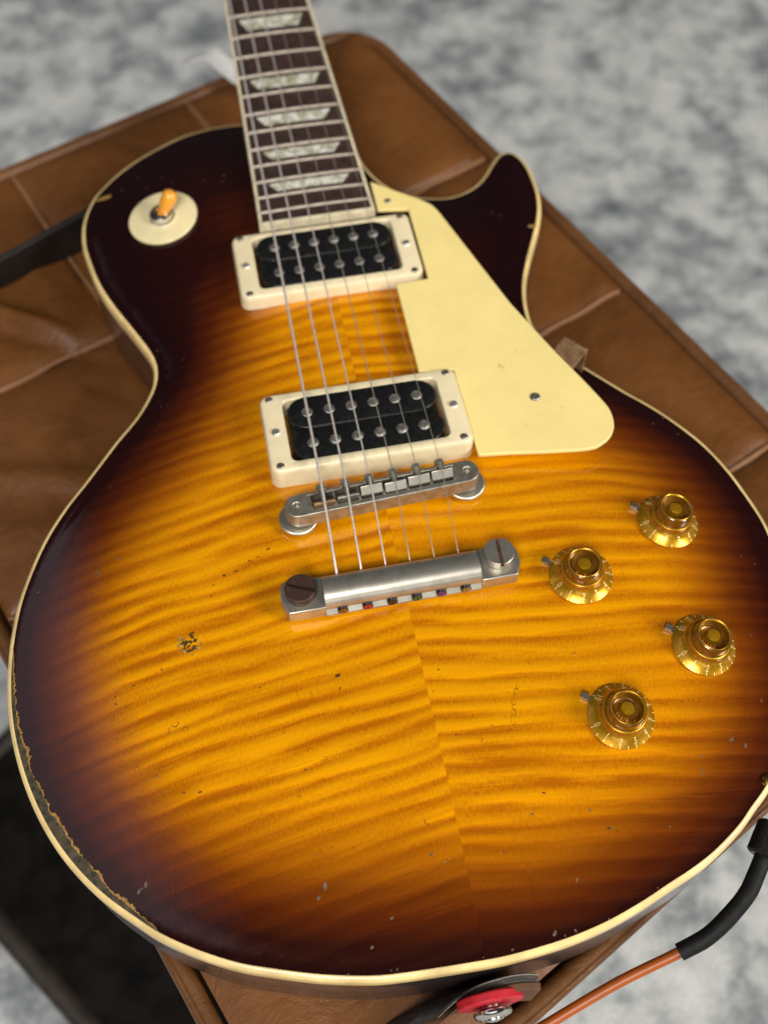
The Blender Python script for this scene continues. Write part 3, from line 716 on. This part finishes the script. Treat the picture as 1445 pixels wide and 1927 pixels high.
# bracket: plate under the guard, bent down along the side
dv = Vector((.72,.69,0)); pv = Vector((.69,-.72,0)); bc = Vector((94.5, 50.5, 0)); br = MB()
def slab(p, d1, l1, d2, l2, d3, l3):
    c_ = [p+d1*(a*l1)+d2*(b_*l2)+d3*(e*l3) for e in (0,1) for b_ in (0,1) for a in (0,1)]
    br.add([tuple(v_) for v_ in c_], [(0,1,3,2),(4,6,7,5),(0,4,5,1),(2,3,7,6),(0,2,6,4),(1,5,7,3)])
pa = Vector((91.5, 62.5, 3.0))-dv*12
slab(pa, dv, 23.5, pv, 13.0, Vector((0,0,1)), 1.6)
slab(pa+dv*23.5+Vector((0,0,-33)), dv, 1.7, pv, 13.0, Vector((0,0,1)), 34.6)
br.build('guard_bracket', BRACKET, go, bevel=.3)

# ------------------------------------------------------------------ bridge
bg = empty('bridge', (0, 0, 2), guitar)
BA = math.radians(2.9); BC = Vector((.3, -.3, 0))
def rot2(x, y): return (BC.x+x*math.cos(BA)-y*math.sin(BA), BC.y+x*math.sin(BA)+y*math.cos(BA))
def rm(mbd): mbd.v = [(*rot2(p[0], p[1]), p[2]) for p in mbd.v]; return mbd
zb = 13.3
stad = []
for cx, a0 in ((36.6, -90), (-36.6, 90)):
    for i in range(15):
        a = math.radians(a0+180*i/14); stad.append((cx+5.5*math.cos(a), 5.5*math.sin(a)))
L_ = len(stad)
slotp = [(31.6,-3.0),(31.6,4.0),(-31.6,4.0),(-31.6,-3.0)]
vv = [Vector(p) for p in stad+slotp]
# two holes for the posts seen in the end pads
holes = []
for cx in (-37.0, 37.0):
    holes.append([(cx+1.75*math.cos(2*math.pi*i/16), 1.75*math.sin(2*math.pi*i/16)) for i in range(16)])
vv += [Vector(p) for h_ in holes for p in h_]
faces_in = [list(range(L_)), list(range(L_, L_+4)), list(range(L_+4, L_+20)), list(range(L_+20, L_+36))]
vo, eo, fo, _, _, fid = geometry.delaunay_2d_cdt(vv, [], faces_in, 1, 1e-5)
fo2 = [tuple(f) for f, o_ in zip(fo, fid) if o_ == [0]]
bb = MB(); bb.add([(p.x, p.y, zb) for p in vo], fo2)
def wall(poly, z0, z1, inset_top=0):
    k = len(poly); bb.add([(p[0], p[1], z1) for p in poly]+[(p[0], p[1], z0) for p in poly], [(i, (i+1) % k, k+(i+1) % k, k+i) for i in range(k)])
st1 = [(p[0], p[1], zb) for p in stad]
wall(stad, 4.6, zb); wall(slotp, 7.0, zb)
bb.add([(p[0], p[1], 7.0) for p in slotp], [(0,1,2,3)]); bb.add([(p[0], p[1], 4.6) for p in stad], [tuple(range(L_))])
for h_ in holes: wall(h_, 10.6, zb); bb.add([(p[0], p[1], 10.6) for p in h_], [tuple(range(16))])
bob_ = rm(bb)
me_o = bob_.build('bridge_body', NICKEL2, bg, smooth=30)
bm = bmesh.new(); bm.from_mesh(me_o.data); bmesh.ops.remove_doubles(bm, verts=bm.verts, dist=1e-6); bmesh.ops.recalc_face_normals(bm, faces=bm.faces); bm.to_mesh(me_o.data); bm.free()
me_o.data.set_sharp_from_angle(angle=math.radians(30))
bv_ = me_o.modifiers.new('bevel', 'BEVEL'); bv_.width = .45*S; bv_.segments = 2; bv_.limit_method = 'ANGLE'; bv_.angle_limit = math.radians(50)
for k in range(7):
    x = -31.0+10.33*k
    rm(MB().box(x-.55, x+.55, -2.95, 3.95, 9.1, zb-.25)).build('divider', NICKEL2, bg, bevel=.15)
SX = [-25.4+10.3*i for i in range(6)]
SY = [-2.2, -1.2, .2, -.5, .6, 1.6]
for i in range(6):
    yo = SY[i]-math.sin(BA)*SX[i]*.0
    if i < 2: cr = [(-1.5, 9.4), (-1.5, 15.2), (-.7, 15.5), (2.6, 11.6), (2.6, 9.4)]
    else: cr = [(-1.5, 10.5), (-2.0, 12.7), (.6, 15.8), (1.3, 15.6), (1.3, 9.4), (-1.2, 9.4)]
    y0_ = {0:-1.0, 1:-.3, 2:.6, 3:-.3, 4:.4, 5:.7}[i]
    s_ = MB(); k = len(cr)
    s_.add([(SX[i]-4.6, y0_+c_[0], c_[1]) for c_ in cr]+[(SX[i]+4.6, y0_+c_[0], c_[1]) for c_ in cr], [tuple(range(k)), tuple(range(k, 2*k))]+[(j, (j+1) % k, k+(j+1) % k, k+j) for j in range(k)])
    rm(s_).build('saddle', NICKEL if i > 1 else BRACKET if i == 0 else NICKEL2, bg, bevel=.2)
    q = MB(); q.lathe([(.3, 6.9), (1.9, 6.85), (2.2, 6.5), (2.2, 5.0), (1.2, 4.9), (1.2, 4.3), (1.75, 4.2), (1.75, 3.6), (1.05, 3.5), (1.05, y0_+.8)], 18, 'y', (SX[i], 0, 14.5), cap0=True, cap1=True)
    rm(q).build('saddle_screw', NICKEL2, bg)
for cx in (-37.0, 37.0):
    c_ = rot2(cx, 0)
    if cx < 0: c_ = (c_[0]+.1, c_[1]+.2)
    n = 168; kn = MB(); rs = []
    for rr_, z in ((7.6, 1.5), (8.25, 1.7), (8.25, 3.3), (7.8, 3.6), (3, 3.7)):
        rs.append([((rr_+(.16 if i % 3 == 0 else -.12)*(rr_ > 8))*math.cos(2*math.pi*i/n), (rr_+(.16 if i % 3 == 0 else -.12)*(rr_ > 8))*math.sin(2*math.pi*i/n), z) for i in range(n)])
    kn.rings(rs, cap0=True, cap1=True).build('thumbwheel', NICKEL, bg, loc=(c_[0], c_[1], 0), smooth=25)
    MB().lathe([(2.8, -1.5), (2.8, 5)], 20, cap0=True, cap1=True).build('post', NICKEL2, bg, loc=(c_[0], c_[1], 0))

# ------------------------------------------------------------------ tailpiece
tp = empty('tailpiece', (0, -41.5, 1), guitar)
def tab(sg):
    pts = [(32.2, -34.4), (47.6, -34.4), (49.3, -37.0), (49.6, -43.2), (47.2, -49.0), (32.2, -49.0)]
    return [(sg*x, y) for x, y in pts]
body = MB()
prf = [(-34.3, 1.4), (-34.3, 6.2)]
for i in range(1, 20):
    a = math.pi*i/20; prf.append((-41.5+7.2*math.cos(a), 6.2+6.9*math.sin(a)**.9))
prf += [(-48.3, 5.7), (-47.7, 4.7), (-49.35, 2.75), (-49.35, 1.4)]
k = len(prf)
xs_ = np.linspace(-32.2, 32.2, 9)
body.rings([[(x, p[0], p[1]) for p in prf] for x in xs_], cap0=True, cap1=True)
body.build('tail_bar', NICKEL, tp, smooth=28)
for sg in (-1, 1):
    MB().prism(tab(sg), 1.4, 8.9).build('tail_tab', NICKEL, tp, bevel=.6, seg=3)
    cx, cy, rr_ = sg*41.2, (-40.4 if sg < 0 else -39.3), 6.35
    ang = math.radians(-24) if sg < 0 else math.radians(88)
    mt = RUST if sg < 0 else NICKEL
    sd_ = MB(); sd_.lathe([(rr_-.6, 8.6), (rr_-.1, 9.2), (rr_, 11.6)], 48, cap0=True)
    for s2 in (-1, 1):
        pts = []; a0 = math.asin(.75/rr_)
        for i in range(25):
            a = a0+(math.pi-2*a0)*i/24; pts.append((rr_*math.cos(a), s2*rr_*math.sin(a)))
        if s2 < 0: pts = pts[::-1]
        pts = [(p[0]*math.cos(ang)-p[1]*math.sin(ang), p[0]*math.sin(ang)+p[1]*math.cos(ang)) for p in pts]
        k = len(pts)
        sd_.add([(p[0]*f, p[1]*f, z) for f, z in ((1, 11.6), (1, 13.0), (.985, 13.35), (.95, 13.55)) for p in pts], [tuple(range(3*k, 4*k))]+[(r_*k+i, r_*k+(i+1) % k, (r_+1)*k+(i+1) % k, (r_+1)*k+i) for r_ in range(3) for i in range(k)])
    so_ = sd_.build('stud', mt, tp, loc=(cx, cy, 0), smooth=30)
    MB().lathe([(rr_-.05, 11.55)], 48).add([((rr_-.06)*math.cos(2*math.pi*i/48), (rr_-.06)*math.sin(2*math.pi*i/48), 11.62) for i in range(48)], [tuple(range(48))]).build('slot_floor', RUSTSLOT if sg > 0 else RUST, tp, loc=(cx, cy, 0))
SXT = [-25.5+10.2*i for i in range(6)]
for i in range(6):
    hb = MB(); hb.lathe([(2.2, -49.5), (2.2, -46)], 24, 'y', (SXT[i], 0, 4.2), cap0=True, cap1=True)
    hb.build('string_hole_shade', BOB, tp)  # black plug, its colour standing in for the shade inside the hole
    b2 = MB(); b2.lathe([(.5, -49.5), (1.6, -49.6), (1.75, -49.0), (1.75, -47)], 20, 'y', (SXT[i]+.1, 0, 4.2), cap0=True, cap1=True)
    b2.build('ball_end', BALLS[i], tp)

# ------------------------------------------------------------------ strings
GA = [1.17, .92, .66, .43, .33, .26]
for i in range(6):
    xb, zbr = rot2(SX[i], 0)[0], 16.0
    yb_ = rot2(SX[i], {0:-2.0, 1:-1.3, 2:1.4, 3:.5, 4:1.2, 5:1.5}[i])[1]
    xn = fb(628)[1]+(-17.8+7.1*i)
    r = GA[i]*.46+.02
    pts = [(SXT[i], -36.0, 6.0), (SXT[i]*.998, -33.6, 8.4)]
    for t in (.33, .66): pts.append((SXT[i]+(xb-SXT[i])*t, -33.6+(yb_+33.6)*t, 8.4+(zbr-8.4)*t))
    pts.append((xb, yb_, zbr+r))
    zn = fb(628)[2]+1.6
    for t in np.linspace(.04, 1, 24): pts.append((xb+(xn-xb)*t, yb_+(628-yb_)*t, zbr+r+(zn-zbr)*t))
    MB().tube(pts, r, 10).build('string', WOUND if i < 3 else PLAIN, guitar)
h_, c_, zt_ = fb(629)
MB().box(c_-h_, c_+h_, 626.5, 632, zt_-4, zt_+1.6).build('nut', FBIND, guitar, bevel=.4)

# ------------------------------------------------------------------ toggle switch
sw = empty('toggle_switch', (-77.0, 192.0, zs(-77, 192)), guitar)
def nrm(x, y):
    e = 4.0
    return Vector((-(zs(x+e, y)-zs(x-e, y))/(2*e), -(zs(x, y+e)-zs(x, y-e))/(2*e), 1)).normalized()
sw.rotation_euler = Vector((0,0,1)).rotation_difference(nrm(-77, 192)).to_euler()
MB().lathe([(17.9, .2), (18.0, 1.0), (17.75, 1.4), (17.2, 1.55), (7.0, 1.5), (6.0, 1.5)], 64, cap0=True, cap1=True).build('switch_ring', CHIP_PLASTIC, sw, local=True)
n = 60; rs = []
for rr_, z in ((6.6, 1.5), (6.6, 2.0), (5.9, 2.3), (5.9, 4.6), (5.2, 5.2), (3.6, 5.3), (3.2, 4.2)):
    rs.append([((rr_+(.18 if i % 2 else 0)*(5.5 < rr_ < 6.2))*math.cos(2*math.pi*i/n), (rr_+(.18 if i % 2 else 0)*(5.5 < rr_ < 6.2))*math.sin(2*math.pi*i/n), z) for i in range(n)])
MB().rings(rs, cap0=True, cap1=True).build('switch_nut', simple('shiny_nickel_nut', (.75,.74,.70), .12, 1.0, var=.05), sw, local=True, smooth=30)
tip = MB(); a_ = Vector((0, 0, 3.2)); d_ = Vector((.66, .20, .75)).normalized()
tp_ = [a_+d_*t for t in (0, 1.7, 4.2, 7.6, 11, 12.8, 13.9, 14.4)]
tr_ = [2.4, 2.8, 3.3, 3.8, 4.0, 3.6, 2.4, .6]
tip.tube(tp_, lambda i: tr_[i], 24).build('switch_tip', AMBERTIP, sw, local=True, smooth=60)

# ------------------------------------------------------------------ control knobs
DIG = {'0': [[(0,1),(.5,1.6),(1,1),(1,-.6),(.5,-1.2),(0,-.6),(0,1)]], '1': [[(.5,1.6),(.5,-1.2)]], '2': [[(0,1),(.3,1.55),(.8,1.5),(1,.9),(.7,.2),(0,-1.2),(1,-1.2)]],
       '3': [[(0,1.5),(.9,1.5),(.4,.5),(1,.1),(.9,-.9),(.4,-1.2),(0,-.9)]], '4': [[(.7,-1.2),(.7,1.6),(0,-.3),(1,-.3)]], '5': [[(1,1.5),(.1,1.5),(.05,.4),(.7,.5),(1,-.2),(.8,-1),(.3,-1.2),(0,-.9)]],
       '6': [[(.9,1.5),(.2,.8),(0,-.4),(.4,-1.2),(.9,-.9),(1,-.2),(.6,.2),(.1,-.1)]], '7': [[(0,1.5),(1,1.5),(.4,-1.2)]], '8': [[(.5,.3),(.1,.8),(.5,1.6),(.9,.8),(.5,.3),(0,-.5),(.5,-1.2),(1,-.5),(.5,.3)]], '9': [[(.9,.5),(.4,.1),(.05,.7),(.3,1.5),(.8,1.5),(1,.6),(.6,-1.2)]]}
SKO = [(13.25,1.0),(12.2,1.75),(11.1,2.6),(10.1,3.5),(9.35,4.6)]
def skz(r):
    rr_ = [p[0] for p in SKO][::-1]; zz_ = [p[1] for p in SKO][::-1]; return float(np.interp(r, rr_, zz_))
def ribbon(mb_, pts, a0, w_=.16):
    """pts: (t along the arc in mm, r), drawn on the skirt at angle a0"""
    P3 = []
    for t, r in pts:
        a = a0+t/11.6; P3.append(Vector((r*math.cos(a), r*math.sin(a), skz(r)+.03)))
    for p, q in zip(P3, P3[1:]):
        d = (q-p); 
        if d.length < 1e-4: continue
        d.normalize(); nn_ = Vector((math.cos(a0), math.sin(a0), 1.3)).normalized(); s_ = d.cross(nn_)*w_
        e_ = d*w_*.6; u_ = nn_*.10
        v_ = [p-e_+s_, q+e_+s_, q+e_-s_, p-e_-s_]
        mb_.add(v_+[x+u_ for x in v_], [(0,1,2,3),(4,7,6,5),(0,4,5,1),(1,5,6,2),(2,6,7,3),(3,7,4,0)])
knob0 = MB().lathe([(8.1,7.3),(7.85,7.7),(7.7,8.4),(7.55,11.3),(7.3,11.9),(7.05,12.1),(6.73,12.12)], 72).mesh('knob_collar', AMBERC, 26)
lip0 = MB().lathe([(6.75,12.1),(6.6,12.2),(6.35,12.05),(6.1,11.6)], 72).mesh('knob_lip', GOLD, 40)
well0 = MB().lathe([(6.1,11.65),(5.75,9.0),(5.3,7.7),(4.5,7.35),(2.6,7.3)], 72).mesh('knob_well', WELLM, 40)
core0 = MB().lathe([(13.0,.1),(13.25,.35)]+SKO+[(9.2,5.0)], 72, cap0=True).mesh('knob_skirt', GOLD, 30)
colm0 = MB().lathe([(9.2,4.9),(9.05,5.2),(8.8,6.9)], 72).mesh('knob_column', COLM, 30)
ring0 = MB().lathe([(8.8,6.85),(8.8,7.1),(8.6,7.35),(8.2,7.45),(7.9,7.4)], 72).mesh('knob_ledge', GOLD, 40)
n = 54; rs = []
for rr_, z in ((2.7, 6.9), (2.7, 11.2), (2.35, 11.7), (.5, 11.9)):
    rs.append([((rr_+(.13 if i % 3 == 0 else -.08)*(rr_ > 2.5))*math.cos(2*math.pi*i/n), (rr_+(.13 if i % 3 == 0 else -.08)*(rr_ > 2.5))*math.sin(2*math.pi*i/n), z) for i in range(n)])
hub0 = MB().rings(rs, cap0=True, cap1=True).mesh('knob_hub', GOLD, 25)
mk = MB()
for v_ in range(11):
    a = math.radians(205+30*v_); s_ = str(v_); wd = .95
    x0 = -(len(s_)*wd+(len(s_)-1)*.55)/2
    for ch in s_:
        for stroke in DIG[ch]: ribbon(mk, [(x0+p[0]*wd, 11.0-p[1]*.70) for p in stroke], a, .15)
        x0 += wd+.55
for t_ in range(24):
    a = math.radians(205+15*t_)
    if t_ <= 20: ribbon(mk, [(0, 12.25), (0, 13.15)], a, .17)
mark0 = mk.mesh('dial_marking', MARK, 0)
wash0 = MB().box(-16.6, -12.4, -1.1, 1.1, .1, .75).box(-17.0, -14.2, -1.1, 1.1, .8, 2.2).mesh('pointer_washer', NICKEL2, 0)
KN = [(118.9, -31.0, -8), (74.2, -50.4, 8), (115.0, -89.0, 4), (72.6, -112.4, 0)]
for x, y, r in KN:
    kb = empty('control_knob', (x, y, zs(x, y)), guitar)
    q = Vector((0,0,1)).rotation_difference(nrm(x, y))
    kb.rotation_mode = 'QUATERNION'; kb.rotation_quaternion = q
    for nm, me in (('knob_skirt', core0), ('knob_column', colm0), ('knob_ledge', ring0), ('knob_hub', hub0), ('knob_collar', knob0), ('knob_lip', lip0), ('knob_well', well0), ('dial_marking', mark0), ('pointer_washer', wash0)):
        o = link(nm, me, kb, local=True)
        if nm == 'pointer_washer':
            o.rotation_euler = (0, 0, math.radians(-36 if r != 0 else -40))
        elif nm == 'dial_marking': o.rotation_euler = (0, 0, math.radians(r-14))

# ------------------------------------------------------------------ strap button, jack
bt = empty('strap_button', (1.5, -188, -36), guitar)
MB().lathe([(4.5, -199.0), (12.0, -199.1), (12.4, -199.6), (12.4, -202.0), (12.0, -202.5), (4.5, -202.6)], 56, 'y', (2.0, 2.4, -33.5), closed=True).build('rubber_washer', RED, bt)
MB().lathe([(3.4, -198.5), (4.2, -203), (7.2, -204.0), (7.4, -205.2), (6.6, -206.2), (4.4, -206.9), (4.0, -206.3), (3.6, -207.3), (1.2, -207.9)], 40, 'y', (2.0, 2.0, -33.5), cap0=True, cap1=True).build('button_head', simple('bright_chrome', (.72,.71,.68), .12, 1.0, var=.05), bt)

# ------------------------------------------------------------------ guitar strap
sp_ = empty('guitar_strap', (-20, -195, -61), None, 'black leather guitar strap with brown edge, looped on the bottom strap button', 'guitar strap')
def ribbon_solid(A, B, th, mat, name, parent, steps=60, side=1):
    A = crom(A, 1.5); B = crom(B, 1.5)
    def rs_(L, n): 
        L = np.array(L); s_ = np.concatenate([[0], np.cumsum(np.linalg.norm(np.diff(L, axis=0), axis=1))]); t = np.linspace(0, s_[-1], n)
        return np.stack([np.interp(t, s_, L[:,j]) for j in range(3)], 1)
    A, B = rs_(A, steps), rs_(B, steps); rs = []
    for i in range(steps):
        t = A[min(i+1, steps-1)]-A[max(i-1, 0)]; nn_ = np.cross(t, B[i]-A[i]); nn_ = nn_/(np.linalg.norm(nn_)+1e-9)*th*side
        rs.append([A[i], A[i]*.5+B[i]*.5, B[i], B[i]+nn_, A[i]*.5+B[i]*.5+nn_, A[i]+nn_])
    return MB().rings([[tuple(p) for p in r] for r in rs], cap0=True, cap1=True).build(name, mat, parent, smooth=40, bevel=.4)
SA = [(20.5,-193.6,-26),(15,-192.6,-25),(8.2,-192.3,-25),(-1.7,-193.0,-27),(-8.8,-194.8,-33),(-15.4,-197.6,-42.5),(-20.8,-200.5,-49),(-32.1,-209.3,-56)]
SB = [(20.5,-193.0,-58),(15,-192.0,-59),(8,-191.4,-60),(-4,-190,-60.3),(-15,-189.8,-60.3),(-26,-192.4,-60.3),(-37,-196.8,-60.3),(-58,-208.5,-60)]
ribbon_solid(SA, SB, 3.0, BLACKL, 'strap_outer', sp_)
SA2 = [(a, b_-.0, c) for a, b_, c in SA]; SB2 = [(a, b_, c) for a, b_, c in SB]
def shift(L, dx, dy, dz): return [(a+dx, b_+dy, c+dz) for a, b_, c in L]
ribbon_solid(shift(SA, .3, -3.2, .1), shift(SB, .3, -3.2, 1.2), 2.8, STRAPB, 'strap_lining', sp_, side=1)
MB().tube([tuple(p) for p in crom(shift(SA, .2, -.6, .35), 2)], .16, 6).build('stitching', STITCH, sp_)
LA = [(-232,178,-30),(-200.4,193.7,-30),(-167.2,210.2,-30),(-138,224.3,-28),(-112,236.5,-26)]
LB = [(-236,188,-59),(-207,202,-59),(-174.5,219,-59),(-144,232,-59),(-115,244,-59)]
ribbon_solid(LA, LB, 3.2, BLACKD, 'strap_band', sp_, side=-1)

# ------------------------------------------------------------------ cable
cb = empty('guitar_cable', (60, -198, -60), None, 'orange guitar cable with black rubber sleeve plugged into the guitar rim', 'cable')
cpts = [(122.6,-165.4,-36),(116,-173.5,-38),(109.2,-180.6,-40),(94.5,-189.7,-46),(81.2,-193.4,-52),(55.9,-198.5,-62),(26.6,-206.7,-72),(8.8,-211.8,-80),(-25.6,-222.3,-95),(-80,-245,-150),(-110,-262,-300),(-120,-280,-410),(-180,-340,-411)]
cr_ = crom(cpts, 3)
cut = min(range(len(cr_)), key=lambda k: np.linalg.norm(cr_[k]-np.array(cpts[4])))
MB().tube([tuple(p) for p in cr_[max(0,cut-3):]], 2.15, 14).build('jacket', ORANGE, cb, smooth=60)
MB().tube([tuple(p) for p in cr_[1:cut+1]], lambda i: 3.5-.15*math.sin(i*1.3)*.3, 16).build('sleeve', BLACKR, cb, smooth=60)
d_ = Vector((122.6-116, -165.4+173.5, 2)).normalized(); p0_ = Vector((122.6,-165.4,-36))
n = 40; a1 = d_.cross(Vector((0,0,1))).normalized(); b1 = d_.cross(a1); rs = []
for q in range(15):
    rs.append([p0_+d_*(-3+q)+a1*((6.6+(.35 if (i+q) % 2 else 0)-(1.2 if q in (0,14) else 0))*math.cos(2*math.pi*i/n))+b1*((6.6+(.35 if (i+q) % 2 else 0)-(1.2 if q in (0,14) else 0))*math.sin(2*math.pi*i/n)) for i in range(n)])
MB().rings(rs, cap0=True, cap1=True).build('plug', simple('black_knurled_plug', (.05,.045,.04), .35, .8, var=.2, scale=500), cb, smooth=20)
MB().tube([p0_+d_*6, p0_+d_*14], 3.0, 16).build('plug_tip', NICKEL, cb)

# ------------------------------------------------------------------ pale strip on the far edge of the ottoman
wpts = [(-62,375,-57),(-44,378.5,-54),(-36,368,-55),(-26,353,-56),(-14,338,-57)]
wA = [(a, b_, c+3) for a, b_, c in wpts]; wB = [(a+10, b_+10, c+2) for a, b_, c in wpts]
wsx = ribbon_solid(wA, wB, .6, WHITE, 'paper_strip', None)
tag(wsx, 'pale folded strip on the far ottoman edge behind the guitar neck', 'paper strip')
